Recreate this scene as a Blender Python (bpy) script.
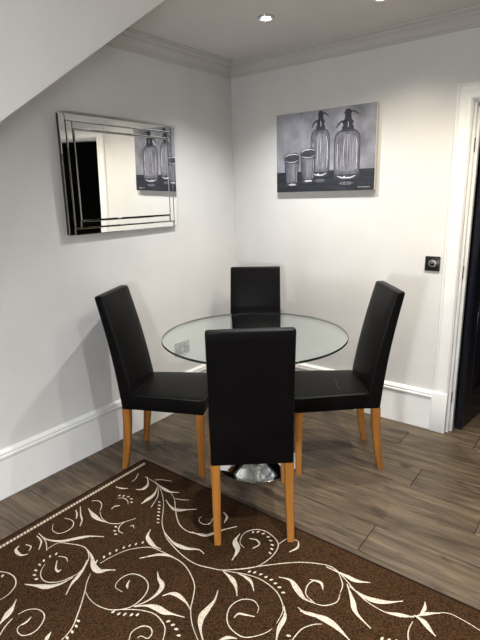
import bpy, bmesh, math, random
from mathutils import Vector, Matrix

random.seed(7)
scene = bpy.context.scene
col = scene.collection
for o in list(bpy.data.objects):
    bpy.data.objects.remove(o, do_unlink=True)

# ------------------------------------------------------------------ camera
CAM = Vector((2.3664, -3.0057, 1.5))
FPX = 482.29
RIGHT = Vector((0.7929, 0.6089, -0.0254))
DOWN = Vector((0.1329, -0.2134, -0.9679))
FWD = Vector((-0.5947, 0.7640, -0.2501))
cd = bpy.data.cameras.new('camera')
cd.sensor_fit = 'HORIZONTAL'
cd.sensor_width = 36.0
cd.lens = 36.0 * FPX / 480.0
cd.clip_start = 0.02
cam = bpy.data.objects.new('camera', cd)
col.objects.link(cam)
m3 = Matrix((RIGHT, -DOWN, -FWD)).transposed()
cam.matrix_world = Matrix.Translation(CAM) @ m3.to_4x4()
scene.camera = cam

# ------------------------------------------------------------------ world, exposure
w = bpy.data.worlds.new('world')
scene.world = w
w.use_nodes = True
w.node_tree.nodes['Background'].inputs[0].default_value = (0.5, 0.55, 0.6, 1)
w.node_tree.nodes['Background'].inputs[1].default_value = 0.02
vs = scene.view_settings
vs.view_transform = 'Standard'
vs.look = 'None'
vs.gamma = 1.0
vs.use_curve_mapping = False
vs.exposure = -0.52

CEIL = 2.405
WARM = (1.0, 0.90, 0.71)
NEUT = (1.0, 0.985, 0.955)
COOL = (0.93, 0.97, 1.0)
# recessed ceiling lamps: x, y, watts, colour
DOWNLIGHTS = [
    (0.754, -0.644, 150, NEUT, 'recessed ceiling downlight shining above the table near the room corner'),
    (1.325, -0.505, 52, WARM, 'recessed ceiling downlight at the top edge above the black chair by the switch'),
    (1.930, -0.660, 150, WARM, 'recessed ceiling downlight in front of the dark doorway'),
    (2.150, -1.800, 230, COOL, 'recessed ceiling downlight above the brown rug'),
    (3.300, -2.000, 75, COOL, 'recessed ceiling downlight near the right wall beyond the rug'),
    (1.930, -3.700, 75, COOL, 'recessed ceiling downlight behind the camera above the rug end'),
    (3.400, -3.600, 190, COOL, 'recessed ceiling downlight in the rear right part of the room'),
]
GLOBE = (1.86, -3.60, 1.10)      # globe floor lamp behind the viewer
GLOBE_EMIT = 310.0

# ------------------------------------------------------------------ pixel -> plane
def ray(u, v):
    return RIGHT * ((u - 240) / FPX) + DOWN * ((v - 320) / FPX) + FWD
def on_floor(u, v, z=0.0):
    d = ray(u, v)
    return CAM + d * ((z - CAM.z) / d.z)

# ------------------------------------------------------------------ materials
def mat(name):
    m = bpy.data.materials.new(name)
    m.use_nodes = True
    nt = m.node_tree
    return m, nt, nt.nodes['Principled BSDF']
def N(nt, t, **kw):
    n = nt.nodes.new(t)
    for k, v in kw.items():
        setattr(n, k, v)
    return n
def L(nt, a, ao, b, bi):
    nt.links.new(a.outputs[ao], b.inputs[bi])
def rgb(r, g, b):          # sRGB 0-255 -> linear
    f = lambda c: (c / 255 / 12.92) if c / 255 <= 0.04045 else ((c / 255 + 0.055) / 1.055) ** 2.4
    return (f(r), f(g), f(b), 1.0)

def noisy(name, c1, c2, scale=20, rough=0.6, bump=0.0, bscale=None, stretch=(1, 1, 1), metallic=0.0,
          detail=4, rand=False, spec=0.5, coords='Object', contrast=(0.3, 0.7), bdist=0.002):
    m, nt, b = mat(name)
    tc = N(nt, 'ShaderNodeTexCoord')
    mp = N(nt, 'ShaderNodeMapping')
    mp.inputs['Scale'].default_value = stretch
    L(nt, tc, coords, mp, 'Vector')
    src = mp
    if rand:
        oi = N(nt, 'ShaderNodeObjectInfo')
        ml = N(nt, 'ShaderNodeVectorMath', operation='SCALE')
        ml.inputs[0].default_value = (37.0, 17.0, 5.0)
        L(nt, oi, 'Random', ml, 'Scale')
        ad = N(nt, 'ShaderNodeVectorMath', operation='ADD')
        L(nt, mp, 0, ad, 0); L(nt, ml, 0, ad, 1)
        src = ad
    nz = N(nt, 'ShaderNodeTexNoise')
    nz.inputs['Scale'].default_value = scale
    nz.inputs['Detail'].default_value = detail
    L(nt, src, 0, nz, 'Vector')
    cr = N(nt, 'ShaderNodeValToRGB')
    cr.color_ramp.elements[0].position = contrast[0]
    cr.color_ramp.elements[1].position = contrast[1]
    cr.color_ramp.elements[0].color = c1
    cr.color_ramp.elements[1].color = c2
    L(nt, nz, 'Fac', cr, 0)
    L(nt, cr, 0, b, 'Base Color')
    b.inputs['Roughness'].default_value = rough
    b.inputs['Metallic'].default_value = metallic
    b.inputs['Specular IOR Level'].default_value = spec
    if bump:
        n2 = N(nt, 'ShaderNodeTexNoise')
        n2.inputs['Scale'].default_value = bscale or scale
        n2.inputs['Detail'].default_value = 3
        L(nt, src, 0, n2, 'Vector')
        bp = N(nt, 'ShaderNodeBump')
        bp.inputs['Strength'].default_value = bump
        bp.inputs['Distance'].default_value = bdist
        L(nt, n2, 'Fac', bp, 'Height')
        L(nt, bp, 0, b, 'Normal')
    return m

M = {}
M['wall'] = noisy('wall_paint', rgb(207, 206, 205), rgb(215, 214, 213), 3, 0.75, 0.12, 90)
M['ceiling'] = noisy('ceiling_paint', rgb(203, 199, 195), rgb(209, 205, 201), 3, 0.8, 0.08, 60)
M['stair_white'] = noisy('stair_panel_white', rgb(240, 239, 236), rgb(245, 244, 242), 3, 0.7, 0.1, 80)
M['wall_far'] = noisy('bounce_cut_taupe', rgb(112, 106, 100), rgb(118, 112, 106), 3, 0.8, 0.08, 60)  # unseen walls kept darker than the others to lower bounce light
M['gloss_white'] = noisy('white_gloss_paint', rgb(228, 228, 228), rgb(235, 235, 234), 6, 0.32, 0.05, 40)
M['cornice'] = noisy('cornice_paint', rgb(186, 183, 179), rgb(192, 189, 185), 6, 0.6, 0.05, 40)
M['leather'] = noisy('black_faux_leather', (0.0025, 0.0023, 0.0025, 1), (0.005, 0.0045, 0.0045, 1), 6, 0.40, 0.25, 260, rand=True, spec=0.09, bdist=0.0008)
M['piping'] = noisy('black_leather_piping', (0.004, 0.0038, 0.0038, 1), (0.007, 0.0065, 0.0065, 1), 30, 0.34, spec=0.4)
M['crease'] = noisy('cracked_leather', (0.045, 0.03, 0.022, 1), (0.09, 0.06, 0.045, 1), 60, 0.6)
M['oak'] = noisy('oak_leg', rgb(134, 82, 30), rgb(176, 116, 50), 26, 0.38, 0.15, 60, stretch=(1, 1, 0.07), rand=True)
M['rug_pile'] = noisy('brown_rug_pile', rgb(20, 11, 5), rgb(76, 52, 31), 190, 0.95, 0.8, 190, detail=2, spec=0.1, contrast=(0.32, 0.68), bdist=0.003)
M['rug_edge'] = noisy('dark_rug_binding', rgb(24, 15, 11), rgb(48, 32, 24), 300, 0.95, 0.6, 300, spec=0.1)
M['rug_cream'] = noisy('cream_rug_pile', rgb(150, 134, 116), rgb(216, 204, 186), 300, 0.95, 0.6, 420, detail=2, spec=0.1, contrast=(0.3, 0.6))
M['rug_taupe'] = noisy('taupe_rug_pile', rgb(96, 76, 62), rgb(130, 108, 92), 420, 0.95, 0.5, 420, detail=2, spec=0.1)
M['chrome'] = noisy('polished_chrome', (0.80, 0.81, 0.82, 1), (0.86, 0.87, 0.88, 1), 4, 0.06, metallic=1.0)
M['mirror'] = noisy('mirror_silver', (0.88, 0.89, 0.88, 1), (0.90, 0.91, 0.90, 1), 1, 0.012, metallic=1.0)
M['mirror_back'] = noisy('mirror_backing_black', (0.006, 0.006, 0.006, 1), (0.012, 0.012, 0.012, 1), 8, 0.5)
M['steel'] = noisy('brushed_steel_plate', (0.36, 0.37, 0.37, 1), (0.46, 0.47, 0.47, 1), 60, 0.42, metallic=0.75, stretch=(1, 1, 6))
M['socket_dark'] = noisy('socket_insert_grey', (0.12, 0.12, 0.12, 1), (0.18, 0.18, 0.18, 1), 20, 0.5)
M['black_nickel'] = noisy('black_nickel_plate', (0.02, 0.018, 0.017, 1), (0.04, 0.036, 0.033, 1), 30, 0.3, metallic=0.6)
M['navy'] = noisy('navy_gloss_door_paint', (0.004, 0.005, 0.010, 1), (0.006, 0.008, 0.015, 1), 6, 0.22, 0.06, 40, spec=0.45)
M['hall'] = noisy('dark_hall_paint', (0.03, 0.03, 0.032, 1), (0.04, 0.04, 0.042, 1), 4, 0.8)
M['subfloor'] = noisy('floor_joint_dark', (0.012, 0.010, 0.008, 1), (0.02, 0.016, 0.012, 1), 20, 0.9)
M['canvas_edge'] = noisy('canvas_edge_grey', rgb(196, 186, 178), rgb(214, 206, 198), 60, 0.9, 0.2, 400)
M['bezel'] = noisy('downlight_bezel_satin', (0.55, 0.55, 0.55, 1), (0.62, 0.62, 0.62, 1), 30, 0.3, metallic=0.8)
M['brass'] = noisy('hinge_metal', (0.05, 0.045, 0.04, 1), (0.08, 0.07, 0.06, 1), 30, 0.4, metallic=0.9)

# oak laminate planks: grain along X, each plank its own shade
def plank_material():
    m, nt, b = mat('grey_oak_laminate')
    tc = N(nt, 'ShaderNodeTexCoord'); oi = N(nt, 'ShaderNodeObjectInfo')
    off = N(nt, 'ShaderNodeVectorMath', operation='SCALE'); off.inputs[0].default_value = (31, 57, 13)
    L(nt, oi, 'Random', off, 'Scale')
    ad = N(nt, 'ShaderNodeVectorMath', operation='ADD')
    L(nt, tc, 'Object', ad, 0); L(nt, off, 0, ad, 1)
    def nz(st, sc, det, dist=0.0):
        mp = N(nt, 'ShaderNodeMapping'); mp.inputs['Scale'].default_value = st
        L(nt, ad, 0, mp, 'Vector')
        n = N(nt, 'ShaderNodeTexNoise'); n.inputs['Scale'].default_value = sc
        n.inputs['Detail'].default_value = det; n.inputs['Distortion'].default_value = dist
        L(nt, mp, 0, n, 'Vector')
        return n
    g1 = nz((.9, 9, 1), 2.6, 9, 1.0)       # broad cathedral grain
    g2 = nz((2.2, 110, 1), 4.0, 5, 0.3)         # fine pores
    kn = nz((3.0, 7, 1), 1.6, 3, 0.8)        # knots
    rg = nz((.55, 5.5, 1), 1.5, 2, 0.5)      # growth rings: contour lines of a slow noise
    m1 = N(nt, 'ShaderNodeMath', operation='MULTIPLY'); m1.inputs[1].default_value = 85.0
    m2 = N(nt, 'ShaderNodeMath', operation='SINE')
    m3_ = N(nt, 'ShaderNodeMath', operation='MULTIPLY_ADD'); m3_.inputs[1].default_value = 0.055
    L(nt, rg, 'Fac', m1, 0); L(nt, m1, 0, m2, 0); L(nt, m2, 0, m3_, 0); L(nt, g1, 'Fac', m3_, 2)
    cr = N(nt, 'ShaderNodeValToRGB')
    e = cr.color_ramp.elements
    e[0].position, e[0].color = 0.26, rgb(60, 49, 38)
    e[1].position, e[1].color = 0.76, rgb(120, 103, 83)
    x = cr.color_ramp.elements.new(0.5); x.color = rgb(92, 78, 63)
    L(nt, m3_, 0, cr, 0)
    c2 = N(nt, 'ShaderNodeValToRGB')
    c2.color_ramp.elements[0].position, c2.color_ramp.elements[0].color = 0.34, (0.55, 0.52, 0.50, 1)
    c2.color_ramp.elements[1].position, c2.color_ramp.elements[1].color = 0.6, (1, 1, 1, 1)
    L(nt, g2, 'Fac', c2, 0)
    c3 = N(nt, 'ShaderNodeValToRGB')
    c3.color_ramp.elements[0].position, c3.color_ramp.elements[0].color = 0.25, (0.35, 0.30, 0.27, 1)
    c3.color_ramp.elements[1].position, c3.color_ramp.elements[1].color = 0.40, (1, 1, 1, 1)
    L(nt, kn, 'Fac', c3, 0)
    mx = N(nt, 'ShaderNodeMix', data_type='RGBA', blend_type='MULTIPLY'); mx.inputs[0].default_value = 0.8
    L(nt, cr, 0, mx, 6); L(nt, c2, 0, mx, 7)
    mx2 = N(nt, 'ShaderNodeMix', data_type='RGBA', blend_type='MULTIPLY'); mx2.inputs[0].default_value = 0.9
    L(nt, mx, 2, mx2, 6); L(nt, c3, 0, mx2, 7)
    mr = N(nt, 'ShaderNodeMapRange'); mr.inputs['To Min'].default_value = 0.82; mr.inputs['To Max'].default_value = 1.1
    L(nt, oi, 'Random', mr, 'Value')
    hs = N(nt, 'ShaderNodeHueSaturation'); L(nt, mr, 0, hs, 'Value'); L(nt, mx2, 2, hs, 'Color')
    L(nt, hs, 0, b, 'Base Color')
    b.inputs['Roughness'].default_value = 0.42
    b.inputs['Specular IOR Level'].default_value = 0.4
    bp = N(nt, 'ShaderNodeBump'); bp.inputs['Strength'].default_value = 0.25; bp.inputs['Distance'].default_value = 0.001
    L(nt, g2, 'Fac', bp, 'Height'); L(nt, bp, 0, b, 'Normal')
    return m
M['plank'] = plank_material()

def glass_sheet():
    m, nt, b = mat('clear_table_glass')
    nt.nodes.remove(b)
    out = nt.nodes['Material Output']
    tr = N(nt, 'ShaderNodeBsdfTransparent'); tr.inputs[0].default_value = (0.945, 0.975, 0.965, 1)
    gl = N(nt, 'ShaderNodeBsdfGlossy'); gl.inputs['Roughness'].default_value = 0.01
    gl.inputs['Color'].default_value = (0.97, 1.0, 0.99, 1)
    fr = N(nt, 'ShaderNodeFresnel'); fr.inputs['IOR'].default_value = 1.5
    ge = N(nt, 'ShaderNodeNewGeometry')      # the exit face of the slab has the inverse index
    mr = N(nt, 'ShaderNodeMapRange'); mr.inputs['To Min'].default_value = 1.5; mr.inputs['To Max'].default_value = 1 / 1.5
    L(nt, ge, 'Backfacing', mr, 'Value'); L(nt, mr, 0, fr, 'IOR')
    mx = N(nt, 'ShaderNodeMixShader')
    L(nt, fr, 0, mx, 0); L(nt, tr, 0, mx, 1); L(nt, gl, 0, mx, 2); L(nt, mx, 0, out, 'Surface')
    return m
M['glass'] = glass_sheet()
def glass_rim():
    m, nt, b = mat('green_glass_edge')
    b.inputs['Base Color'].default_value = (0.004, 0.014, 0.012, 1)
    b.inputs['Transmission Weight'].default_value = 0.25
    b.inputs['Roughness'].default_value = 0.08
    b.inputs['IOR'].default_value = 1.5
    return m
M['glass_rim'] = glass_rim()
def emit(name, c, s):
    m, nt, b = mat(name)
    b.inputs['Base Color'].default_value = (0.8, 0.8, 0.8, 1)
    b.inputs['Emission Color'].default_value = (*c, 1)
    b.inputs['Emission Strength'].default_value = s
    return m

# ------------------------------------------------------------------ mesh helpers
def link(name, me, material, parent=None, smooth=None):
    if material is not None:
        if isinstance(material, (list, tuple)):
            for x in material: me.materials.append(x)
        else:
            me.materials.append(material)
    if smooth is not None:
        for p in me.polygons: p.use_smooth = True
        me.set_sharp_from_angle(angle=math.radians(smooth))
    o = bpy.data.objects.new(name, me)
    col.objects.link(o)
    if parent: o.parent = parent
    return o
def from_bm(name, bm, material, parent=None, smooth=None):
    bmesh.ops.recalc_face_normals(bm, faces=bm.faces)
    me = bpy.data.meshes.new(name); bm.to_mesh(me); bm.free()
    return link(name, me, material, parent, smooth)
def from_data(name, v, f, material, parent=None, smooth=None, fix=True):
    me = bpy.data.meshes.new(name); me.from_pydata([tuple(a) for a in v], [], f); me.update()
    if fix:
        bm = bmesh.new(); bm.from_mesh(me); bmesh.ops.recalc_face_normals(bm, faces=bm.faces); bm.to_mesh(me); bm.free()
    return link(name, me, material, parent, smooth)
def box_bm(x0, x1, y0, y1, z0, z1, bev=0.0, seg=2, bm=None):
    own = bm is None
    if own: bm = bmesh.new()
    r = bmesh.ops.create_cube(bm, size=1)
    for v in r['verts']:
        v.co = Vector((x0 + (v.co.x + .5) * (x1 - x0), y0 + (v.co.y + .5) * (y1 - y0), z0 + (v.co.z + .5) * (z1 - z0)))
    if bev:
        es = list({e for v in r['verts'] for e in v.link_edges})
        bmesh.ops.bevel(bm, geom=es, offset=bev, segments=seg, affect='EDGES', profile=0.5)
    return bm
def box(name, x0, x1, y0, y1, z0, z1, material, parent=None, bev=0.0, seg=2):
    return from_bm(name, box_bm(x0, x1, y0, y1, z0, z1, bev, seg), material, parent, 35 if bev else None)
def lathe(name, prof, material, parent=None, seg=64, c=(0, 0), smooth=35, axis='Z', base=(0, 0, 0)):
    v = []; f = []
    n = len(prof)
    for i in range(seg):
        a = 2 * math.pi * i / seg
        for r, z in prof:
            p = (r * math.cos(a), r * math.sin(a), z)
            if axis == 'Y': p = (p[0], -p[2], p[1])
            if axis == 'X': p = (p[2], p[0], p[1])
            v.append((p[0] + base[0] + c[0], p[1] + base[1] + c[1], p[2] + base[2]))
    for i in range(seg):
        j = (i + 1) % seg
        for k in range(n - 1):
            f.append((i * n + k, j * n + k, j * n + k + 1, i * n + k + 1))
    bm = bmesh.new()
    bv = [bm.verts.new(p) for p in v]
    for q in f: bm.faces.new([bv[i] for i in q])
    bmesh.ops.remove_doubles(bm, verts=bm.verts, dist=1e-6)
    bad = [fc for fc in bm.faces if fc.calc_area() < 1e-12]
    if bad: bmesh.ops.delete(bm, geom=bad, context='FACES')
    return from_bm(name, bm, material, parent, smooth)
def tube(name, pts, r, material, parent=None, seg=8, bm=None):
    own = bm is None
    if own: bm = bmesh.new()
    pts = [Vector(p) for p in pts]
    rings = []
    for i, p in enumerate(pts):
        t = (pts[min(i + 1, len(pts) - 1)] - pts[max(i - 1, 0)]).normalized()
        up = Vector((0, 0, 1)) if abs(t.z) < 0.9 else Vector((1, 0, 0))
        a = t.cross(up).normalized(); b2 = t.cross(a)
        rr = r[i] if isinstance(r, (list, tuple)) else r
        rings.append([bm.verts.new(p + a * rr * math.cos(2 * math.pi * k / seg) + b2 * rr * math.sin(2 * math.pi * k / seg)) for k in range(seg)])
    for A, B in zip(rings, rings[1:]):
        for k in range(seg):
            bm.faces.new((A[k], A[(k + 1) % seg], B[(k + 1) % seg], B[k]))
    bm.faces.new(rings[0]); bm.faces.new(rings[-1])
    if own: return from_bm(name, bm, material, parent, 40)
    return bm
def tag(o, label=None, cat=None, group=None, kind=None):
    if label: o['label'] = label
    if cat: o['category'] = cat
    if group: o['group'] = group
    if kind: o['kind'] = kind
    return o
def empty(name, loc=(0, 0, 0), rz=0.0):
    o = bpy.data.objects.new(name, None)
    o.empty_display_size = 0.1
    col.objects.link(o); o.location = loc; o.rotation_euler = (0, 0, rz)
    return o
def struct(o, label=None):
    return tag(o, label, None, None, 'structure')
def copy_tree(o, parent=None):
    c = o.copy(); col.objects.link(c); c.parent = parent
    for ch in list(o.children): copy_tree(ch, c)
    return c

# ------------------------------------------------------------------ room shell
RX, RY = 4.0, -5.0            # right wall, wall behind the camera
DX0, DX1, DZ = 1.668, 2.438, 1.965   # door opening
struct(box('wall_left', -0.12, 0, RY, 0.12, 0, CEIL + .0, M['wall']), 'plain off-white painted wall carrying the mirror')
bm = box_bm(0, DX0, 0, 0.12, 0, CEIL)
box_bm(DX1, RX, 0, 0.12, 0, CEIL, bm=bm); box_bm(DX0, DX1, 0, 0.12, DZ, CEIL, bm=bm)
struct(from_bm('wall_back', bm, M['wall']), 'plain off-white painted wall carrying the canvas picture')
struct(box('wall_right', RX, RX + .12, RY, 0.12, 0, CEIL, M['wall_far']), 'unseen right wall, taupe chosen to cut bounce light')
struct(box('wall_front', -0.12, RX + .12, RY - .12, RY, 0, CEIL, M['wall_far']), 'unseen wall behind the viewer, taupe chosen to cut bounce light')
struct(box('ceiling', -0.12, RX + .12, RY - .12, 1.72, CEIL, CEIL + .1, M['ceiling']), 'plain pale grey painted ceiling with recessed downlights')
# stair enclosure: white side panel whose lower edge rises towards the corner
SX, S_SL, S_Y, S_Z = 0.85, 0.7037, -2.209, 1.732
yt = S_Y + (CEIL - S_Z) / S_SL
yb = S_Y + (0.0 - S_Z) / S_SL
prof = [(yt, CEIL), (yb, 0.0), (RY, 0.0), (RY, CEIL)]
v = [(0.0, y, z) for y, z in prof] + [(SX, y, z) for y, z in prof]
f = [(0, 1, 2, 3), (4, 5, 6, 7)] + [(i, (i + 1) % 4, (i + 1) % 4 + 4, i + 4) for i in range(4)]
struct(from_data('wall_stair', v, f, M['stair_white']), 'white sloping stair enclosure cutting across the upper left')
# hall beyond the door
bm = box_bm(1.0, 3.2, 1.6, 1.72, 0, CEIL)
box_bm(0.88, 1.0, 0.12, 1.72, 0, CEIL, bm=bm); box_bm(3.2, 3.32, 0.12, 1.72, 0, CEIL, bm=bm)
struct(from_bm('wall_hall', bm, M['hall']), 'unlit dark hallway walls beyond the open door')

# floor: dark base with one object per plank
bm = box_bm(0, RX, RY, 0.0, -0.06, -0.0122)
box_bm(1.0, 3.2, 0.0, 1.6, -0.06, -0.0122, bm=bm)
floor = struct(from_bm('floor', bm, M['subfloor']), 'grey-brown oak laminate plank floor')
PLANKS = {}
def plank(x0, x1, y0, y1):
    l, wd = round(x1 - x0, 4), round(y1 - y0, 4)
    key = (l, wd)
    if key not in PLANKS:
        a, b2, g, c = l / 2 - .0012, wd / 2 - .0010, .0018, -.0122
        v = [(sx * a, sy * b2, c) for sx, sy in ((-1, -1), (1, -1), (1, 1), (-1, 1))]
        v += [(sx * a, sy * b2, -.0016) for sx, sy in ((-1, -1), (1, -1), (1, 1), (-1, 1))]
        v += [(sx * (a - g), sy * (b2 - g), 0) for sx, sy in ((-1, -1), (1, -1), (1, 1), (-1, 1))]
        f = [(3, 2, 1, 0), (8, 9, 10, 11)]
        for o in (0, 4):
            f += [(o + i, o + (i + 1) % 4, o + 4 + (i + 1) % 4, o + 4 + i) for i in range(4)]
        me = bpy.data.meshes.new('plank'); me.from_pydata(v, [], f); me.materials.append(M['plank'])
        PLANKS[key] = me
    o = bpy.data.objects.new('plank', PLANKS[key]); col.objects.link(o)
    o.parent = floor; o.location = ((x0 + x1) / 2, (y0 + y1) / 2, 0)
PW, PL = 0.1995, 1.38
joint = {1: 1.48, 2: 0.86, 3: 1.683, 4: 0.66, 5: 0.92, 6: 1.66, 7: 0.83, 8: 0.32}
for k in range(-8, 25):
    y1 = -0.115 - PW * (k - 1); y0 = y1 - PW
    xa, xb = (0.0, RX) if y1 <= 0.0 else (1.0, 3.2)
    if y0 < 0 < y1: xa, xb = 0.0, RX
    y0c, y1c = max(y0, RY), min(y1, 1.6)
    if y1c - y0c < 0.01: continue
    j = joint.get(k, random.choice([0.3, 0.75, 1.1, 0.55, 1.3]) + random.uniform(-.08, .08))
    x = j
    while x > xa: x -= PL
    while x < xb:
        s, e = max(x, xa), min(x + PL, xb)
        if e - s > 0.02: plank(s, e, y0c, y1c)
        x += PL

# skirting (profile: depth, height) with mitred corner
SK = [(0, 0), (.020, 0), (.020, .212), (.024, .216), (.026, .222), (.026, .232), (.021, .236), (.024, .243), (.022, .252), (.014, .258), (.008, .262), (0, .262)]
def run(name, prof, side, a, b, mit_a, mit_b, material, label):
    """side 'L': along -y on x=0 from y=a to y=b; side 'B': along +x on y=0; mitre shortens by depth."""
    v = []; n = len(prof)
    for s, mt in ((a, mit_a), (b, mit_b)):
        for d, z in prof:
            q = s + mt * d
            v.append((d, q, z) if side == 'L' else (q, -d, z) if side == 'B' else (RX - d, q, z))
    f = [(i, (i + 1) % n, n + (i + 1) % n, n + i) for i in range(n)] + [tuple(range(n)), tuple(range(n, 2 * n))]
    return struct(from_data(name, v, f, material, smooth=30), label)
run('baseboard_left', SK, 'L', 0, yb, -1, 0, M['gloss_white'], 'tall white moulded skirting board along the mirror wall')
run('baseboard_back', SK, 'B', 0, 1.574, 1, 0, M['gloss_white'], 'tall white moulded skirting board under the picture wall')
run('baseboard_right', SK, 'R', 0, RY, 0, 0, M['gloss_white'], 'tall white skirting board along the unseen right wall')
# cornice
h = CEIL
CN = [(0, h - .085), (.010, h - .085), (.012, h - .076), (.018, h - .072), (.020, h - .062), (.030, h - .050), (.044, h - .040),
      (.058, h - .034), (.060, h - .026), (.074, h - .022), (.088, h - .018), (.090, h - .010), (.104, h - .008), (.106, h), (0, h)]
run('trim_1', CN, 'L', 0, -1.36, -1, 0, M['cornice'], 'stepped plaster cornice above the mirror wall')
run('trim_2', CN, 'B', 0, RX, 1, 0, M['cornice'], 'stepped plaster cornice above the picture wall')

# ------------------------------------------------------------------ door surround and door
tr3 = struct(empty('trim_3', (1.62, -0.01, 0)), 'white moulded door surround with plinth blocks')
AP = [(0, 0), (0, .016), (.006, .022), (.012, .022), (.016, .017), (.020, .017), (.050, .020), (.058, .020), (.062, .026), (.072, .028), (.080, .026), (.086, .020), (.090, .016), (.090, 0)]
def arch(name, path_fn, ends):
    v = []; n = len(AP)
    for e in ends:
        for d, t in AP: v.append(path_fn(d, t, e))
    f = [(i, (i + 1) % n, n + (i + 1) % n, n + i) for i in range(n)] + [tuple(range(n)), tuple(range(n, 2 * n))]
    o = from_data(name, v, f, M['gloss_white'], None, 30)
    o.parent = tr3; o.matrix_parent_inverse = Matrix.Translation(tr3.location).inverted()
    return o
AX0 = DX0 - .090
AX1 = DX1 + .090
arch('architrave', lambda d, t, e: (AX0 + d, -t, .268 if e == 0 else DZ + .090 - d), (0, 1))
arch('architrave', lambda d, t, e: (AX1 - d, -t, .268 if e == 0 else DZ + .090 - d), (0, 1))
arch('architrave', lambda d, t, e: ((AX0 + d) if e == 0 else (AX1 - d), -t, DZ + .090 - d), (0, 1))
def kid(o, par):
    o.parent = par; o.matrix_parent_inverse = Matrix.Translation(par.location).inverted(); return o
for x0 in (AX0 - .004, DX1 - .004 + .004):
    kid(box('plinth_block', x0, x0 + .094, -.034, 0, 0, .268, M['gloss_white'], bev=.004), tr3)
# lining and stop
kid(box('jamb', DX0, DX0 + .014, 0.004, .12, 0, DZ, M['gloss_white'], bev=.001), tr3)
kid(box('jamb', DX1 - .014, DX1, 0.004, .12, 0, DZ, M['gloss_white'], bev=.001), tr3)
kid(box('head_jamb', DX0 + .0145, DX1 - .0145, 0.004, .12, DZ - .014, DZ, M['gloss_white'], bev=.001), tr3)
kid(box('door_stop', DX0 + .0145, DX0 + .030, .030, .065, 0, DZ - .016, M['gloss_white'], bev=.002), tr3)
kid(box('door_stop', DX1 - .030, DX1 - .0145, .030, .065, 0, DZ - .016, M['gloss_white'], bev=.002), tr3)
# hinged leaf, swung into the hall
HX, HY = DX0 + .034, .088
door = struct(empty('door_1', (HX, HY, 0.006), math.radians(83)), 'dark navy panelled door standing open into the hall')
LW, LH, LT = .735, 1.935, .040
rails = [(0, LW, 0, .20), (0, LW, .82, .98), (0, LW, 1.80, LH)]
stiles = [(0, .105), (.315, .42), (LW - .105, LW)]
bm = bmesh.new()
for a, b2, c, d in rails: box_bm(a, b2, -LT, 0, c, d, bm=bm)
for a, b2 in stiles:
    for c, d in ((.20, .82), (.98, 1.80)): box_bm(a, b2, -LT, 0, c, d, bm=bm)
from_bm('leaf_frame', bm, M['navy'], door)
for xa, xb in ((.105, .315), (.42, LW - .105)):
    for za, zb in ((.20, .82), (.98, 1.80)):
        pn = box('door_panel', xa, xb, -LT + .012, -.012, za, zb, M['navy'], door)
        bm = bmesh.new()
        for (a, b2, c, d) in ((xa, xb, za, za + .018), (xa, xb, zb - .018, zb), (xa, xa + .018, za + .018, zb - .018), (xb - .018, xb, za + .018, zb - .018)):
            box_bm(a, b2, -LT - .004, -LT + .013, c, d, .005, 2, bm)
        mo = from_bm('panel_moulding', bm, M['navy'], pn, 35)
hd = lathe('door_handle', [(0, 0), (.024, 0), (.024, .006), (.010, .010), (.010, .03), (.022, .036), (.026, .048), (.020, .058), (0, .06)], M['chrome'], door, 24, axis='Y', base=(LW - .055, -LT, .92))
for z in (.20, .99, 1.70):
    kid(box('hinge', DX0 + .0142, DX0 + .0162, .008, .028, z, z + .075, M['brass'], None, .0005), tr3)

# ------------------------------------------------------------------ downlights (fixture + its own light)
def downlight(x, y, watts, c, label):
    t = empty('downlight', (x, y, CEIL))
    tag(t, label, 'ceiling light', 'recessed ceiling downlights')
    lathe('bezel', [(.030, -.002), (.031, -.008), (.036, -.010), (.043, -.006), (.045, 0), (.030, 0)], M['bezel'], t, 40)
    lathe('reflector', [(.030, -.001), (.0300, -.0055), (.024, -.0035), (.0235, -.001)], M['chrome'], t, 40)
    lathe('lamp_lens', [(0, -.0135), (.010, -.0125), (.019, -.0085), (.0232, -.0030), (.0232, -.001), (0, -.001)], emit('lamp_glow', c, 45), t, 32)
    ld = bpy.data.lights.new('downlight_lamp', 'SPOT')
    ld.energy = watts; ld.color = c; ld.spot_size = math.radians(130); ld.spot_blend = 1.0
    ld.shadow_soft_size = 0.012
    lo = bpy.data.objects.new('lamp', ld); col.objects.link(lo); lo.parent = t; lo.location = (0, 0, -.030)
for a in DOWNLIGHTS: downlight(*a)

fl = empty('floor_lamp', (GLOBE[0], GLOBE[1], 0))
tag(fl, 'slim chrome floor lamp with glowing globe shade standing behind the viewer', 'lamp')
lathe('base', [(0, .0005), (.13, .0005), (.13, .012), (.02, .022), (0, .022)], M['chrome'], fl, 40)
lathe('pole', [(0, .0225), (.010, .0225), (.010, GLOBE[2] - .135), (0, GLOBE[2] - .135)], M['chrome'], fl, 20)
lathe('globe_shade', [(.125 * math.sin(math.pi * i / 20), GLOBE[2] - .125 * math.cos(math.pi * i / 20)) for i in range(21)], emit('globe_glow', (.95, .98, 1.0), GLOBE_EMIT), fl, 32, smooth=60)
lathe('ceiling_blocker_cap', [(.1285 * math.sin(math.radians(a_)), GLOBE[2] + .1285 * math.cos(math.radians(a_))) for a_ in range(0, 61, 6)], M['black_nickel'], fl, 32, smooth=60)  # opaque cap added to keep the globe's light off the ceiling
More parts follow.
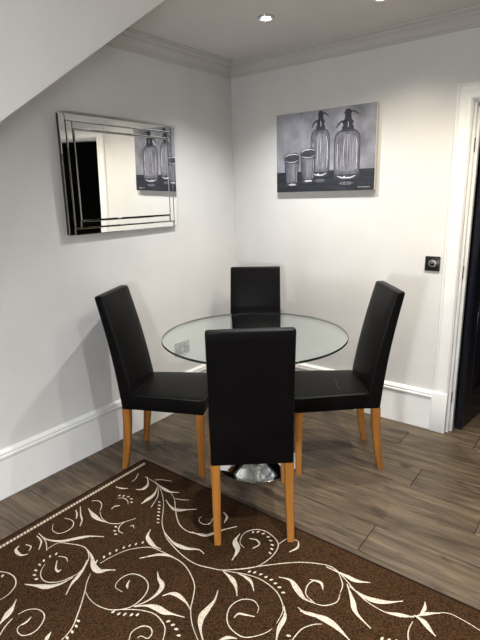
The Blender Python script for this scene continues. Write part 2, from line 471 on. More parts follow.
# ------------------------------------------------------------------ mirror
MY0, MY1, MZ0, MZ1 = -1.482, -.652, 1.312, 1.933
mir = empty('wall_mirror', (0, (MY0 + MY1) / 2, MZ0))
tag(mir, 'wide silver mirror with a layered border of mirror strips hanging on left wall', 'mirror')
def mbox(name, y0, y1, z0, z1, x0, x1, material, bev, par=mir):
    o = box(name, x0, x1, y0, y1, z0, z1, material, None, bev, 2)
    return kid(o, par)
mbox('backing_panel', MY0 + .002, MY1 - .002, MZ0 + .002, MZ1 - .002, .0015, .0238, M['mirror_back'], .001)
B1 = .038
def strip_bm(y0, y1, z0, z1, x0, x1, bv=.004):
    v = [(x0, y0, z0), (x0, y1, z0), (x0, y1, z1), (x0, y0, z1), (x1 - .003, y0, z0), (x1 - .003, y1, z0), (x1 - .003, y1, z1), (x1 - .003, y0, z1),
         (x1, y0 + bv, z0 + bv), (x1, y1 - bv, z0 + bv), (x1, y1 - bv, z1 - bv), (x1, y0 + bv, z1 - bv)]
    f = [(0, 1, 2, 3), (8, 9, 10, 11)]
    for o in (0, 4): f += [(o + i, o + (i + 1) % 4, o + 4 + (i + 1) % 4, o + 4 + i) for i in range(4)]
    return v, f
def mstrip(name, *a, **k):
    vv, ff = strip_bm(*a, **k)
    return kid(from_data(name, vv, ff, M['mirror']), mir)
y0, y1, z0, z1 = MY0, MY1, MZ0, MZ1
for r in range(2):
    xf = .0275 + .004 * r
    g = .0028
    mstrip('mirror_strip', y0, y0 + B1 - g, z0, z1, .024, xf)
    mstrip('mirror_strip', y1 - B1 + g, y1, z0, z1, .024, xf)
    mstrip('mirror_strip', y0 + B1, y1 - B1, z0, z0 + B1 - g, .024, xf)
    mstrip('mirror_strip', y0 + B1, y1 - B1, z1 - B1 + g, z1, .024, xf)
    y0 += B1; y1 -= B1; z0 += B1; z1 -= B1
mstrip('mirror_pane', y0, y1, z0, z1, .024, .0352, bv=.006)

mir.rotation_euler = (0, math.radians(1.45), math.radians(.45))      # hangs leaning out a little at the top
mir.location.x = .0045

# ------------------------------------------------------------------ canvas picture
PX0, PX1, PZ0, PZ1 = .414, 1.136, 1.5115, 2.0213
pic = empty('canvas_picture', ((PX0 + PX1) / 2, 0, PZ0))
tag(pic, 'grey canvas picture of two soda siphons and two tumblers on back wall', 'picture')
PY = -.032
kid(box('canvas', PX0, PX1, PY, -.002, PZ0, PZ1, M['canvas_edge'], bev=.002), pic)
PWD, PHT = PX1 - PX0, PZ1 - PZ0
def paint(name, c1, c2, scale=14, stretch=(1, 1, 1), rough=0.6):
    return noisy('paint_' + name, rgb(*c1), rgb(*c2), scale, rough, 0.3, 120, stretch=stretch, detail=6)
P = {
    'bg': paint('backdrop', (95, 95, 103), (151, 152, 162), 9, (1, 1, .7)),
    'table': paint('tabletop', (9, 12, 19), (37, 42, 54), 16, (.5, 1, 3)),
    'dark': paint('dark', (13, 15, 23), (39, 41, 54), 30),
    'edge': paint('edge', (31, 32, 41), (61, 63, 75), 30),
    'mid': paint('mid', (63, 63, 72), (107, 107, 119), 22, (2.5, 1, .5)),
    'lilac': paint('lilac', (85, 83, 93), (131, 129, 141), 18, (2.5, 1, .5)),
    'light': paint('light', (165, 165, 173), (209, 211, 222), 30),
    'glint': paint('glint', (212, 213, 220), (235, 240, 248), 30),
}
layer = [0]
def flat(name, pts, material, par, order):
    """closed outline in picture fractions (u right, v up), triangulated, 0.4 mm thick per layer"""
    y = PY - .0004 * order
    bm = bmesh.new()
    vs_ = [bm.verts.new((PX0 + u * PWD, y, PZ0 + vv * PHT)) for u, vv in pts]
    fc = bm.faces.new(vs_)
    fc.normal_update()
    if fc.normal.y > 0: fc.normal_flip()
    r = bmesh.ops.extrude_face_region(bm, geom=[fc])
    for g_ in r['geom']:
        if isinstance(g_, bmesh.types.BMVert): g_.co.y -= .0004
    me = bpy.data.meshes.new(name); bmesh.ops.recalc_face_normals(bm, faces=bm.faces); bm.to_mesh(me); bm.free()
    o = link(name, me, material)
    o.parent = par
    base = Vector(pic.location)
    o.matrix_parent_inverse = Matrix.Translation(base).inverted() if par is pic else Matrix.Identity(4)
    if par is not pic: o.matrix_parent_inverse = (Matrix.Translation(base).inverted() @ Matrix.Identity(4)) if False else Matrix.Identity(4)
    return o
e_ = .003
flat('painted_backdrop', [(e_, .262), (1 - e_, .258), (1 - e_, 1 - e_), (e_, 1 - e_)], P['bg'], pic, 1)
flat('painted_tabletop', [(e_, e_), (1 - e_, e_), (1 - e_, .258), (e_, .262)], P['table'], pic, 1)
def sil(cx, prof):
    return [(cx + hw, vv) for hw, vv in prof] + [(cx - hw, vv) for hw, vv in reversed(prof)]
def ell(cx, cy, a, b, n=20):
    return [(cx + a * math.cos(2 * math.pi * i / n), cy + b * math.sin(2 * math.pi * i / n)) for i in range(n)]
def stroke(pts, wd):
    A = []; B = []
    for i, (x, y) in enumerate(pts):
        x0_, y0_ = pts[max(i - 1, 0)]; x1_, y1_ = pts[min(i + 1, len(pts) - 1)]
        dx, dy = (x1_ - x0_) * PWD, (y1_ - y0_) * PHT; l = math.hypot(dx, dy) or 1
        t = i / (len(pts) - 1); ww = wd * (1 if 0 < i < len(pts) - 1 else .5)
        A.append((x - dy / l * ww / PWD, y + dx / l * ww / PHT)); B.append((x + dy / l * ww / PWD, y - dx / l * ww / PHT))
    return A + B[::-1]
def siphon(cx, vb, vsh, vtop, hw, flip):
    o = flat('painted_bottle', sil(cx, [(hw * .80, vb), (hw * .95, vb + .02), (hw, vb + .06), (hw, vsh - .12), (hw * .93, vsh - .055), (hw * .72, vsh - .015), (hw * .42, vsh + .01)]), P['edge'], pic, 2)
    K = lambda n, pts, m_, od: flat(n, pts, m_, pic, od)
    K('painted_bottle_glass', sil(cx, [(hw * .82, vb + .065), (hw * .93, vb + .09), (hw * .93, vsh - .13), (hw * .85, vsh - .065), (hw * .60, vsh - .02)]), P['mid'], 3)
    K('painted_bottle_glass', sil(cx + hw * .05, [(hw * .50, vb + .10), (hw * .66, vb + .13), (hw * .64, vsh - .16), (hw * .45, vsh - .08), (hw * .22, vsh - .05)]), P['lilac'], 4)
    K('painted_highlight', stroke([(cx + hw * .74, vb + .11), (cx + hw * .77, vb + .22), (cx + hw * .76, vsh - .17), (cx + hw * .64, vsh - .09)], .0026), P['light'], 5)
    K('painted_highlight', stroke([(cx - hw * .72, vb + .12), (cx - hw * .74, vb + .25), (cx - hw * .72, vsh - .16)], .0022), P['light'], 5)
    K('painted_highlight', stroke([(cx - hw * .70, vb + .045), (cx - hw * .3, vb + .022), (cx + hw * .3, vb + .020), (cx + hw * .72, vb + .045)], .0042), P['light'], 5)
    for q_, m_ in ((-.50, 'edge'), (.34, 'edge'), (-.24, 'light'), (.55, 'mid'), (-.05, 'mid')):
        K('painted_streak', stroke([(cx + hw * q_ * .8, vsh - .09), (cx + hw * q_, vsh - .2), (cx + hw * q_ * 1.05, vb + .16)], .0016), P[m_], 5)
    K('painted_highlight', stroke([(cx + hw * .02, vsh - .10), (cx + hw * .06, vsh - .22), (cx + hw * .03, vsh - .40)], .0014), P['light'], 5)
    K('painted_highlight', ell(cx - hw * .15, vb + .03, .008, .012), P['glint'], 6)
    s = flip
    K('painted_siphon_head', sil(cx + .004, [(hw * .46, vsh + .002), (hw * .44, vsh + .04), (hw * .34, vsh + .055), (hw * .44, vsh + .09), (hw * .28, vsh + .12), (hw * .22, vtop - .06), (hw * .30, vtop - .04), (hw * .16, vtop)]), P['dark'], 4)
    K('painted_siphon_spout', stroke([(cx, vsh + .10), (cx - hw * .45, vsh + .105), (cx - hw * .70, vsh + .075), (cx - hw * .86, vsh + .03)], .0055), P['dark'], 4)
    K('painted_siphon_lever', stroke([(cx - hw * .3, vtop - .055), (cx + hw * .1, vtop - .03), (cx + hw * .5, vtop - .035), (cx + hw * .85, vtop - .075)], .0042), P['dark'], 5)
    K('painted_highlight', stroke([(cx + hw * .05, vsh + .03), (cx + hw * .08, vsh + .06), (cx + hw * .02, vsh + .10)], .0020), P['light'], 6)
    # faint reflection on the painted table
    K('painted_reflection', ell(cx, vb - .045, hw * .55, .022), P['mid'], 2)
siphon(.470, .185, .765, .985, .098, 1)
siphon(.735, .138, .725, .965, .124, 1)
def tumbler(cx, vb, vt, hw, tilt):
    K = lambda n, pts, m_, od: flat(n, pts, m_, pic, od)
    K('painted_tumbler', [(cx - hw * .78, vb + .015), (cx - hw * .4, vb), (cx + hw * .4, vb), (cx + hw * .78, vb + .015), (cx + hw, vt), (cx + hw * .5, vt + .02 + tilt), (cx - hw * .5, vt + .012), (cx - hw, vt - tilt)], P['edge'], 7)
    K('painted_tumbler_glass', [(cx - hw * .62, vb + .06), (cx + hw * .62, vb + .06), (cx + hw * .80, vt - .10), (cx - hw * .80, vt - .10)], P['mid'], 8)
    K('painted_tumbler_glass', [(cx - hw * .20, vb + .08), (cx + hw * .45, vb + .08), (cx + hw * .52, vt - .12), (cx - hw * .15, vt - .12)], P['lilac'], 9)
    K('painted_rim', stroke([(cx - hw * .88, vt - .02), (cx - hw * .4, vt + .004), (cx + hw * .4, vt + .010), (cx + hw * .9, vt - .008)], .003), P['light'], 9)
    K('painted_rim', stroke([(cx - hw * .85, vt - .075), (cx - hw * .2, vt - .09), (cx + hw * .4, vt - .09), (cx + hw * .86, vt - .07)], .0022), P['light'], 9)
    K('painted_highlight', stroke([(cx + hw * .66, vb + .07), (cx + hw * .76, vt - .12)], .0018), P['light'], 10)
    K('painted_highlight', ell(cx + hw * .1, vb + .035, hw * .5, .012), P['light'], 10)
tumbler(.348, .105, .525, .082, .012)
tumbler(.172, .065, .480, .082, .010)
sg = [(.845, .035), (.855, .058), (.858, .034), (.872, .050), (.880, .036), (.893, .052), (.900, .034), (.915, .048), (.925, .036), (.945, .046), (.962, .040)]
flat('painted_signature', stroke(sg, .0011), P['light'], pic, 3)

# ------------------------------------------------------------------ socket and switch
sk = empty('wall_socket', (0, -.656, .406))
tag(sk, 'brushed grey double wall socket seen through the glass table', 'socket')
def sbox(n, y0, y1, z0, z1, x0, x1, m_, bev=.0):
    return kid(box(n, x0, x1, -.656 + y0, -.656 + y1, .406 + z0, .406 + z1, m_, None, bev), sk)
sbox('plate', -.073, .073, 0, .090, .0008, .008, M['steel'], .002)
for s in (-1, 1):
    sbox('outlet_insert', s * .036 - .024, s * .036 + .024, .010, .052, .0075, .0088, M['socket_dark'], .0005)
    sbox('rocker_switch', s * .018 - .008, s * .018 + .008, .060, .078, .0075, .012, M['socket_dark'], .001)
sw = empty('dimmer_switch', (1.512, 0, 1.028))
tag(sw, 'square black dimmer switch with silver knob beside the door surround', 'switch')
def wbox(n, x0, x1, z0, z1, t0, t1, m_, bev=.0):
    return kid(box(n, 1.512 + x0, 1.512 + x1, -t1, -t0, 1.028 + z0, 1.028 + z1, m_, None, bev), sw)
wbox('plate', -.044, .044, 0, .088, .0008, .009, M['black_nickel'], .003)
kid(lathe('knob_ring', [(.022, .0085), (.022, .011), (.017, .012), (.017, .0085)], M['steel'], None, 32, axis='Y', base=(1.512, 0, 1.074)), sw)
kid(lathe('knob', [(0, .0085), (.013, .0085), (.013, .020), (.011, .023), (0, .0235)], M['chrome'], None, 32, axis='Y', base=(1.516, 0, 1.076)), sw)

# ------------------------------------------------------------------ chairs
H_TOP, Z_BOT, Z_SEAT = 1.004, .369, .463
def lerp(a, b, t): return a + (b - a) * t
def rear_y(z):        # rear face of the backrest
    t = max(0, (z - Z_BOT) / (H_TOP - Z_BOT))
    return lerp(.020, -.083, t) + .012 * math.sin(math.pi * t)
def thick(z):
    t = max(0, min(1, (z - Z_BOT) / (H_TOP - Z_BOT)))
    return lerp(.078, .046, t)
def hwid(z):
    t = max(0, min(1, (z - Z_BOT) / (H_TOP - Z_BOT)))
    return lerp(.180, .176, t)
def make_chair():
    t = empty('dining_chair')
    # backrest
    bm = box_bm(-1, 1, 0, 1, Z_BOT, H_TOP)
    for i in range(1, 14):
        z = lerp(Z_BOT, H_TOP, i / 14)
        bmesh.ops.bisect_plane(bm, geom=bm.verts[:] + bm.edges[:] + bm.faces[:], plane_co=(0, 0, z), plane_no=(0, 0, 1))
    for i in (-.6, -.2, .2, .6):
        bmesh.ops.bisect_plane(bm, geom=bm.verts[:] + bm.edges[:] + bm.faces[:], plane_co=(i, 0, 0), plane_no=(1, 0, 0))
    for vv in bm.verts:
        z, u, s = vv.co.z, vv.co.y, vv.co.x
        pad = .007 * (1 - s * s) * math.sin(math.pi * min(1, max(0, (z - Z_BOT) / (H_TOP - Z_BOT))))
        vv.co = Vector((s * hwid(z), rear_y(z) + u * (thick(z) + pad) - (1 - u) * pad * .4, z))
    sharp = [e for e in bm.edges if len(e.link_faces) == 2 and e.calc_face_angle(0) > .8]
    bmesh.ops.bevel(bm, geom=sharp, offset=.010, segments=3, affect='EDGES', profile=.5)
    back = from_bm('backrest', bm, M['leather'], t, 50)
    # seams: two front edges, two rear edges, across the top
    zs = [lerp(Z_SEAT + .004, H_TOP - .010, i / 12) for i in range(13)]
    for s in (-1, 1):
        tube('seam', [(s * (hwid(z) - .0045), rear_y(z) + thick(z) - .0035, z) for z in zs], .0032, M['piping'], back, 6)
        zr = [lerp(Z_BOT + .006, H_TOP - .012, i / 12) for i in range(13)]
        tube('seam', [(s * (hwid(z) - .0035), rear_y(z) + .0040, z) for z in zr], .0026, M['piping'], back, 6)
    zt = H_TOP - .003
    tube('seam', [(lerp(-hwid(zt) + .014, hwid(zt) - .014, i / 8), rear_y(zt) + .0045, zt) for i in range(9)], .0026, M['piping'], back, 6)
    # seat
    Y0, Y1 = .070, .490
    bm = box_bm(-1, 1, Y0, Y1, Z_BOT, Z_SEAT)
    for i in range(1, 8):
        bmesh.ops.bisect_plane(bm, geom=bm.verts[:] + bm.edges[:] + bm.faces[:], plane_co=(0, lerp(Y0, Y1, i / 8), 0), plane_no=(0, 1, 0))
    for i in (-.7, -.35, 0, .35, .7):
        bmesh.ops.bisect_plane(bm, geom=bm.verts[:] + bm.edges[:] + bm.faces[:], plane_co=(i, 0, 0), plane_no=(1, 0, 0))
    for vv in bm.verts:
        tt = (vv.co.y - Y0) / (Y1 - Y0)
        s = vv.co.x
        vv.co.x = s * lerp(.178, .207, tt)
        if vv.co.z > .42: vv.co.z += .013 * (1 - s * s) * math.sin(math.pi * min(1, .12 + .8 * tt)) - .004 * tt
    sharp = [e for e in bm.edges if len(e.link_faces) == 2 and e.calc_face_angle(0) > .8]
    bmesh.ops.bevel(bm, geom=sharp, offset=.012, segments=3, affect='EDGES', profile=.5)
    seat = from_bm('seat', bm, M['leather'], t, 50)
    zp = Z_SEAT - .006
    tube('seam', [(-.181, .10, zp), (-.195, .30, zp), (-.2060, .470, zp - .003), (-.197, .4885, zp - .003), (0, .4905, zp - .003), (.197, .4885, zp - .003), (.2060, .470, zp - .003), (.195, .30, zp), (.181, .10, zp)], .0028, M['piping'], seat, 6)
    # legs: square section, tapered; rear ones sweep backwards
    def leg(path):
        bm = bmesh.new(); rings = []
        for (x, y, z, hx, hy) in path:
            ring = []
            c = .22
            for sx, sy in ((-1, -1 + c), (-1 + c, -1), (1 - c, -1), (1, -1 + c), (1, 1 - c), (1 - c, 1), (-1 + c, 1), (-1, 1 - c)):
                ring.append(bm.verts.new((x + sx * hx, y + sy * hy, z)))
            rings.append(ring)
        for A, B in zip(rings, rings[1:]):
            for k in range(8): bm.faces.new((A[k], A[(k + 1) % 8], B[(k + 1) % 8], B[k]))
        bm.faces.new(rings[0]); bm.faces.new(rings[-1])
        return from_bm('leg', bm, M['oak'], t, 50)
    for s in (-1, 1):
        leg([(s * .162, 0.000, 0, .015, .015), (s * .162, .014, .08, .016, .017), (s * .161, .027, .18, .018, .020), (s * .160, .036, .28, .019, .022), (s * .160, .040, .372, .020, .023)])
        leg([(s * .189, .462, 0, .015, .015), (s * .187, .463, .18, .018, .018), (s * .185, .464, .372, .021, .021)])
    return t
chair0 = make_chair()
CHAIRS = [
    (1.272, -1.538, .687, 'black leather dining chair in front, back to viewer, rear legs on brown rug', True),
    (0.229, -1.322, -1.085, 'black leather dining chair beside left wall under the mirror, at rug corner', False),
    (1.386, -.513, 2.260, 'black leather dining chair below the switch, creased seat, facing left', False),
    (0.391, -.284, -2.580, 'black leather dining chair in the room corner behind the glass table', False),
]
RUGT = .007
chairs = []
for i, (x, y, th, lab, on_rug) in enumerate(CHAIRS):
    chairs.append(chair0 if i == 0 else copy_tree(chair0))
for c, (x, y, th, lab, on_rug) in zip(chairs, CHAIRS):
    tilt = math.atan((RUGT + .0005) / .462) if on_rug else 0.0
    c.rotation_mode = 'XYZ'
    c.rotation_euler = (-tilt, 0, th)
    c.location = (x, y, RUGT + .0012 if on_rug else 0.0005)
    if on_rug: c.scale.z = .988
    tag(c, lab, 'chair', 'dining chairs around the glass table')
# worn crease on the seat of the chair by the switch
rseat = [k for k in chairs[2].children if k.name.startswith('seat')][0]
tube('crease', [(-.150, .235, .4735), (-.105, .240, .4762), (-.050, .232, .4785), (.0, .236, .4800)], [.0008, .0016, .0015, .0006], M['crease'], rseat, 6)

# ------------------------------------------------------------------ table
TX, TY, TZ = .880, -.972, .770
tb = empty('glass_table', (TX, TY, 0))
tag(tb, 'round clear glass dining table on a chrome trumpet pedestal', 'table')
R_ = .500
n = 128
v = []; f = []; mi = []
for r, z in ((R_ - .003, TZ), (R_, TZ - .003), (R_, TZ - .009), (R_ - .003, TZ - .012)):
    for i in range(n):
        a = 2 * math.pi * i / n
        v.append((r * math.cos(a), r * math.sin(a), z))
f.append(tuple(range(n))); mi.append(0)
f.append(tuple(range(4 * n - 1, 3 * n - 1, -1))); mi.append(0)
for k in range(3):
    for i in range(n):
        j = (i + 1) % n
        f.append((k * n + i, (k + 1) * n + i, (k + 1) * n + j, k * n + j)); mi.append(1)
top = from_data('glass_top', v, f, [M['glass'], M['glass_rim']], tb)
for p_, k in zip(top.data.polygons, mi):
    p_.material_index = k
    p_.use_smooth = (k == 1)
lathe('base', [(0, 0.0005), (.232, .0005), (.236, .004), (.236, .009), (.230, .012), (.205, .016), (.165, .024), (.120, .038), (.085, .058), (.062, .088), (.050, .125), (.045, .17), (0, .17)], M['chrome'], tb, 96, smooth=40)
lathe('pedestal', [(0, .1705), (.045, .1705), (.042, .30), (.042, .60), (.046, .68), (.060, .725), (.060, .742), (0, .742)], M['chrome'], tb, 64, smooth=40)
lathe('mounting_plate', [(0, .7425), (.110, .7425), (.112, .746), (.112, .754), (.108, .7572), (0, .7572)], M['chrome'], tb, 64, smooth=40)

# ------------------------------------------------------------------ rug
GX0, GX1, GY0, GY1 = .326, 2.640, -3.030, -1.345
rug = empty('patterned_rug', ((GX0 + GX1) / 2, (GY0 + GY1) / 2, 0))
tag(rug, 'dark brown rug with cream scrolling vines and leaves on plank floor', 'rug')
kid(box('pile', GX0 + .012, GX1 - .012, GY0 + .012, GY1 - .012, .0006, RUGT, M['rug_pile'], bev=.002), rug)
bm = bmesh.new()
for a, b2, c, d in ((GX0, GX0 + .0118, GY0, GY1), (GX1 - .0118, GX1, GY0, GY1), (GX0 + .0119, GX1 - .0119, GY0, GY0 + .0118), (GX0 + .0119, GX1 - .0119, GY1 - .0118, GY1)):
    box_bm(a, b2, c, d, .0006, RUGT - .0005, .002, 2, bm)
kid(from_bm('binding', bm, M['rug_edge'], None, 40), rug)
# twisted rope line along both short ends
for sgn, xr in ((1, .372), (-1, GX0 + GX1 - .372)):
    vv = []; ff = []
    y = GY1 - .035; k = 0
    yend = GY0 + .035
    while y > yend:
        b0 = len(vv); hw_, st = .0080, .0165
        for dx, dy, dz in ((-hw_, .000, 0), (-hw_, -.009, 0), (0, -.0125, .0012), (hw_, -.014, 0), (hw_, -.005, 0), (0, -.0015, .0012)):
            vv.append((xr + dx, y + dy, RUGT + .0002 + dz))
        ff += [(b0, b0 + 1, b0 + 2, b0 + 5), (b0 + 5, b0 + 2, b0 + 3, b0 + 4)]
        y -= st
    o = from_data('rope_border', vv, ff, M['rug_cream'], None, None, False)
    tag(kid(o, rug), kind='stuff')
    bm = box_bm(xr - .010, xr + .010, yend, GY1 - .033, RUGT - .001, RUGT + .0003)
    kid(from_bm('rope_ground', bm, M['rug_taupe']), rug)

def catmull(pts, sub=5):
    out = []
    P_ = [pts[0]] + list(pts) + [pts[-1]]
    for i in range(1, len(P_) - 2):
        p0, p1, p2, p3 = P_[i - 1], P_[i], P_[i + 1], P_[i + 2]
        for k in range(sub):
            t = k / sub
            out.append(.5 * ((2 * p1) + (p2 - p0) * t + (2 * p0 - 5 * p1 + 4 * p2 - p3) * t * t + (3 * p1 - p0 - 3 * p2 + p3) * t ** 3))
    out.append(pts[-1])
    return out
ZP = RUGT + .0002
def ribbon(name, world, widths, hgt=.0012):
    vv = []; ff = []
    n_ = len(world)
    for i, p_ in enumerate(world):
        tn = (world[min(i + 1, n_ - 1)] - world[max(i - 1, 0)]); tn.z = 0; tn = tn.normalized() if tn.length else Vector((1, 0, 0))
        nn = Vector((-tn.y, tn.x, 0)); w_ = widths[i]
        vv += [(p_.x + nn.x * w_, p_.y + nn.y * w_, ZP), (p_.x, p_.y, ZP + hgt), (p_.x - nn.x * w_, p_.y - nn.y * w_, ZP)]
    for i in range(n_ - 1):
        a = 3 * i
        ff += [(a, a + 1, a + 4, a + 3), (a + 1, a + 2, a + 5, a + 4)]
    return vv, ff
inv_rug = Matrix.Translation(rug.location).inverted()
CX2, CY2 = GX0 + GX1, GY0 + GY1
def inside(p_): return GX0 + .03 < p_[0] < GX1 - .03 and GY0 + .03 < p_[1] < GY1 - .022
def add_motif(name, vv, ff):
    vv = [(min(max(a, GX0 + .016), GX1 - .016), min(max(b_, GY0 + .016), GY1 - .014), c_) for a, b_, c_ in vv]
    o = from_data(name, vv, ff, M['rug_cream'], None, None, True)
    if sum(p.normal.z for p in o.data.polygons) < 0: o.data.flip_normals()
    kid(o, rug)
    # the pattern repeats turned half round at the other end of the rug
    v2 = o.copy(); col.objects.link(v2)
    v2.parent = rug; v2.matrix_parent_inverse = Matrix.Rotation(math.pi, 4, 'Z') @ inv_rug
def vine(pts, w_=.0023):
    wp = catmull([on_floor(u, v_, ZP) for u, v_ in pts])
    n_ = len(wp)
    add_motif('vine', *ribbon('vine', wp, [w_ * (.55 + .45 * math.sin(math.pi * i / (n_ - 1))) for i in range(n_)]))
def leaf(pts, w_=.013, peak=.5):
    wp = catmull([on_floor(u, v_, ZP) for u, v_ in pts])
    n_ = len(wp); ws = []
    for i in range(n_):
        t = i / (n_ - 1)
        s = t / peak if t < peak else (1 - t) / (1 - peak)
        ws.append(.0022 + (w_ * .68 - .0022) * (math.sin(math.pi / 2 * max(0, s)) ** 2.8))
    add_motif('leaf', *ribbon('leaf', wp, ws, .0016))
def dots(pts, a=.0080, b_=.0046):
    wp = [on_floor(u, v_, ZP) for u, v_ in pts]
    for i, p_ in enumerate(wp):
        q = wp[min(i + 1, len(wp) - 1)] - wp[max(i - 1, 0)]
        if q.length < 1e-6: q = Vector((1, 0, 0))
        q.normalize(); ang = math.atan2(q.y, q.x) + 1.0
        vv = [(p_.x, p_.y, ZP + .0014)]
        for k in range(10):
            t = 2 * math.pi * k / 10
            x, y = a * math.cos(t), b_ * math.sin(t)
            vv.append((p_.x + x * math.cos(ang) - y * math.sin(ang), p_.y + x * math.sin(ang) + y * math.cos(ang), ZP))
        add_motif('dot', vv, [(0, k + 1, (k + 1) % 10 + 1) for k in range(10)])

# --- pattern positions (photo pixels lying on the rug)
VINES = [
    [(64.5,518),(72.3,520.5),(73.1,525.7),(67,530.9),(58.5,533.4),(52.5,530),(53.3,524)],
    [(38.7,533.4),(45.6,541.2),(46.8,550.6)],
    [(100,511.7),(101.7,517.5),(107.5,522.5),(116.7,523.7),(125,521.7),(135.8,518.3)],
    [(91.7,500.8),(98.3,500.8),(101.7,504.2),(100,511)],
    [(117.5,498.3),(123.3,498),(127.5,500.8),(128,504.2)],
    [(131.7,481.7),(135.8,478.3),(138.3,473.3)],
    [(125,521.7),(120,525.8),(118.7,530.8),(123.3,533.3)],
    [(130,526.7),(133,525.3),(134.2,528.3)],
    [(145,476.7),(155,482.5),(160.8,490),(163.3,500),(163.3,510),(162,521.7),(164.2,531.7),(168,540),(176.3,549.4),(185.6,557.8),(196.9,564.4),(211,568),(223,570),(244.4,568.4),(260.4,566),(283.3,563.2),(301.7,562.2),(318,563.6),(331,566.6),(342,575.4),(356,591.4),(370.2,603.8),(391.5,614.4),(416,616.1),(444.6,612.6),(462.3,619.7),(480,630.3),(500,643)],
    [(158.3,488.3),(157.5,496.7),(150.8,507.5)],
    [(155,480),(161.7,479.7),(171.7,481.3)],
    [(170,491.7),(174.2,498.3),(175.3,506.7),(176.7,516.7),(180,525),(186.7,530.8),(195,533.3),(205,534)],
    [(174.2,498.3),(181.7,499.7),(189.2,500)],
    [(213,518.3),(210,523.3),(204.2,524.2),(199.7,521.7),(199.2,518.3),(201.7,517)],
    [(67.5,561.7),(65.8,557.5),(58.3,556.3)],
    [(44.7,564.2),(40.8,571.7),(41.7,578.3),(47.5,582),(58.3,581.7),(68.3,578.3),(80,571.7),(87,561)],
    [(-8,572),(0,571.7),(8.3,573),(14.7,577.5),(15.8,584.2),(11.7,590.8),(5.8,596.3),(-4,602)],
    [(12.5,618.3),(5,626.7),(-2,638)],
    [(18.3,614.2),(27.5,609.7),(37.5,609.2),(43.7,613.3),(43.7,620),(38.3,628.3),(31.7,633.3),(23.3,635.5),(18,632.5),(18,627.5),(23.3,623.3)],
    [(90.6,573.7),(86.9,582),(85,590.6),(81.3,603.8),(77,616),(71.8,628.2),(61.7,640),(50,650)],
    [(46,550),(58,543),(70,543.8),(79.4,545.3),(86,548.4),(89,556),(87,563),(84,568)],
    [(100,563.4),(111.3,556.9),(126.3,550.3),(141.3,547.5),(152,547.5),(161.3,551.3),(176.3,558.8),(185.6,566.3),(191.3,575.6),(194.6,586),(193,598),(190.7,609.4),(192.2,624.4),(197.8,639.4),(204,650)],
    [(85,590.6),(89.7,599),(98,605.6),(111.3,609.8),(128,607.9),(139.4,601),(146.9,591.6),(147.8,583),(142.2,576.6),(132.8,573.8),(123.4,576.6),(116.5,583),(116,587.8),(122.5,592)],
    [(111.3,609.8),(132,609.4),(145,610.9),(154.4,614),(161,620),(165,628),(163,639.4),(158,648)],
    [(127,648),(129,640),(131.9,631.9),(141.3,626.3),(149.7,627.2),(152,632.8),(147.8,638.4),(141.3,636),(137.5,637.9)],
    [(244.4,547.8),(239.8,542),(244.4,533),(254.7,529.5),(265,531),(274.2,537.5),(278.3,544.4),(275.3,552.4),(267.3,560.4),(255,567),(238,569.5)],
    [(278.3,544.4),(287.9,538.6),(298.2,541)],
    [(223.7,570.7),(244.4,574),(260.4,579.2),(274,589),(281,599.4),(282.9,610.8),(276.5,623.4)],
    [(257,613),(258.6,607.4),(253.5,600.5),(242,599.4),(231.8,605),(227.2,614.3),(228.3,624.6),(235.2,632.6),(244.4,637.2),(255.8,636),(266,632.6),(271.9,628.7)],
    [(316,604),(306.2,594.8),(307.4,585.6),(313,581),(318.8,581)],
    [(290,645),(293.6,638.3),(301.7,629),(313,624.6),(322,624)],
    [(338.3,571.9),(342.6,584.3),(340,593)],
    [(412.7,621.5),(408.5,630.3),(408.5,640),(412,652)],
    [(313,602.8),(324.2,605.5),(336.6,602),(340,594)],
]
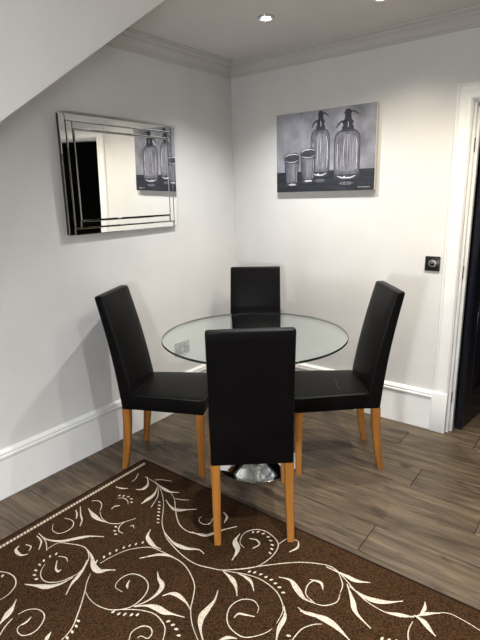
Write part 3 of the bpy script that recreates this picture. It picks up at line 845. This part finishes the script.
LEAVES = [
    ([(38.7,533.4),(47.3,539.5),(62,541),(78,538),(90,536.2),(104.2,536.7)], .013, .6),
    ([(37,536),(41.3,541.2),(38.7,549.8)], .006, .5),
    ([(19,546),(15.8,550),(20.6,555),(28,554)], .011, .5),
    ([(25.8,544.6),(31,546.3),(29,551)], .004, .5),
    ([(88.3,508.3),(93.3,515),(100,520),(107.5,522.5)], .017, .4),
    ([(111.3,509.2),(114.7,506.3),(120,505.7)], .006, .6),
    ([(115.8,486.7),(121.7,488.3),(128.3,488.3)], .008, .5),
    ([(147,477),(148,484),(143,489),(135.8,489.3)], .014, .6),
    ([(157.5,486.7),(154.2,494.2),(146.7,500),(141.2,503.8)], .016, .55),
    ([(155,482),(163.3,488.3),(170,491.7),(179.2,492.5)], .013, .45),
    ([(75.8,510),(77,514),(76.3,519)], .006, .5),
    ([(80.3,506.7),(80.8,515),(82,520),(80,526)], .006, .5),
    ([(165.8,500),(171.7,507.5),(178.3,510),(186.7,509.7),(196.7,509.2)], .016, .45),
    ([(192,532),(203,535.5),(213,533.5),(224,529.5),(237,526.5)], .012, .4),
    ([(150.5,529.5),(147.5,537),(153,545),(161,549)], .016, .5),
    ([(164.2,531.7),(172.5,541.9),(181,546.6),(188,548.6),(198.8,549.6),(204.4,554)], .015, .42),
    ([(57,560.8),(55.8,568.3),(58.3,571.3),(61,569.5)], .008, .65),
    ([(87,560),(84,568),(77.5,577),(71.5,584),(65.8,595)], .011, .55),
    ([(25,584.2),(38.3,585.8),(48.3,586.7),(61.7,583.3),(73,577)], .017, .4),
    ([(16.3,599.5),(12.5,607.5),(7,615),(-3,627)], .018, .6),
    ([(22,625),(27.5,621),(31,617)], .006, .4),
    ([(51,632),(47,638),(44,646)], .010, .5),
    ([(86,548.4),(91.6,556),(93.8,566),(99,571),(107.5,570),(115.6,570)], .020, .5),
    ([(93.5,566),(97.5,560)], .006, .4),
    ([(129.6,580.3),(127.2,585),(127.8,588.6)], .007, .6),
    ([(133.8,606.6),(146,605.5),(156,607.5),(165,612.2),(172.5,614),(184.7,617.3)], .019, .48),
    ([(133.8,606.6),(148,600.5),(158.4,592.5),(162.2,585),(158.6,578.4),(157.5,571.9)], .014, .62),
    ([(139.4,558.4),(150,556),(160,554.5),(170,556),(177,559.5)], .011, .5),
    ([(162.2,595.9),(170.6,593.4),(178,595.3),(185.6,601.9),(190.5,609.4)], .014, .45),
    ([(217.9,590.6),(214.7,600),(207.2,609.4),(201.6,617),(200.3,628),(203.4,642)], .019, .55),
    ([(223,571),(230.6,577.5),(235.3,585),(237.2,596.3)], .015, .45),
    ([(223.7,512.3),(227,517),(224,523)], .009, .5),
    ([(239.8,534),(235,541),(237.5,550),(231.8,560.4)], .020, .5),
    ([(298.5,541.5),(297.5,547.5),(289,552)], .008, .6),
    ([(249.4,538.6),(256.5,539.8),(259.3,544.4),(252.4,548.5)], .006, .4),
    ([(237.5,573),(245.5,577),(251.2,582),(254,591.3)], .011, .5),
    ([(284,606),(284.8,617),(278.7,629),(276,642)], .013, .5),
    ([(234,617.7),(238.6,613.6),(246.7,615),(254.7,616.6)], .007, .45),
    ([(278.7,577),(290.2,580),(297,589),(304,598.2),(314,603)], .018, .5),
    ([(298.2,607.4),(304,612),(314,615),(326,619)], .012, .6),
    ([(218,641),(227,637.5),(237,638.5)], .010, .5),
    ([(326,566.6),(345.4,575.4),(356,580.7),(370.2,582.5)], .015, .55),
    ([(349,586),(366,597.5),(384.4,602),(402.8,601)], .017, .5),
    ([(347,584),(352.5,600.2),(356,612.6),(371,628.5)], .015, .45),
    ([(386,612),(400,615),(414,617)], .013, .5),
    ([(425,602),(424.5,609),(419,615.5)], .010, .5),
    ([(414,615),(423,621),(430.4,630.3),(435.7,636.3)], .015, .4),
    ([(416,616),(428,613.5),(440,613)], .010, .4),
    ([(310,579.5),(320.6,582.5),(323,590)], .009, .5),
    ([(300,611),(316,615.5),(330,622),(341.9,632),(352,643)], .019, .45),
]
DOTS = [
    [(119.5,495.5),(123.7,495.8),(128.3,496.7),(131.3,498.8),(131.7,502.2)],
    [(115.8,526.7),(114.7,530.8),(115.8,534.2)],
    [(159.3,502),(159.3,505.3),(159,508.7),(158.8,512),(158.4,515.5),(158.2,519),(158,522.5)],
    [(56.3,553.7),(50,556.3),(43.8,560.5),(39.7,564.7),(35.8,570.3),(34.5,575),(36.3,579)],
    [(78.3,620.8),(76.2,626),(72.2,631.7),(67.2,637.8)],
    [(104,556.9),(110,553.5),(116.5,550.3),(123.8,547.5),(129.6,545.6),(136,544),(142.8,542.4)],
    [(113,611.8),(118.8,613.7),(124.8,614.2),(131.5,614.6),(137.5,614.6)],
    [(168.4,621.2),(172.9,624.8),(176.3,629),(178.7,635.3)],
    [(253,532.2),(258,531.8),(263.2,533.6),(268.2,536.8),(270.7,540.5),(272.3,544.8),(271.9,549),(270,552.9)],
    [(249.4,571.4),(254.7,572.3),(260.9,574.2),(266,576.9),(271.2,579.7),(275.3,583.3),(279.4,587.2),(283.3,592.5)],
    [(2.5,575.8),(-3,578)],
    [(288.6,635.6),(291,641)],
    [(382,638.5),(389,640),(396,641)],
]
for a in VINES: vine(a)
for a, w_, pk in LEAVES: leaf(a, w_, pk)
for a in DOTS: dots(a)
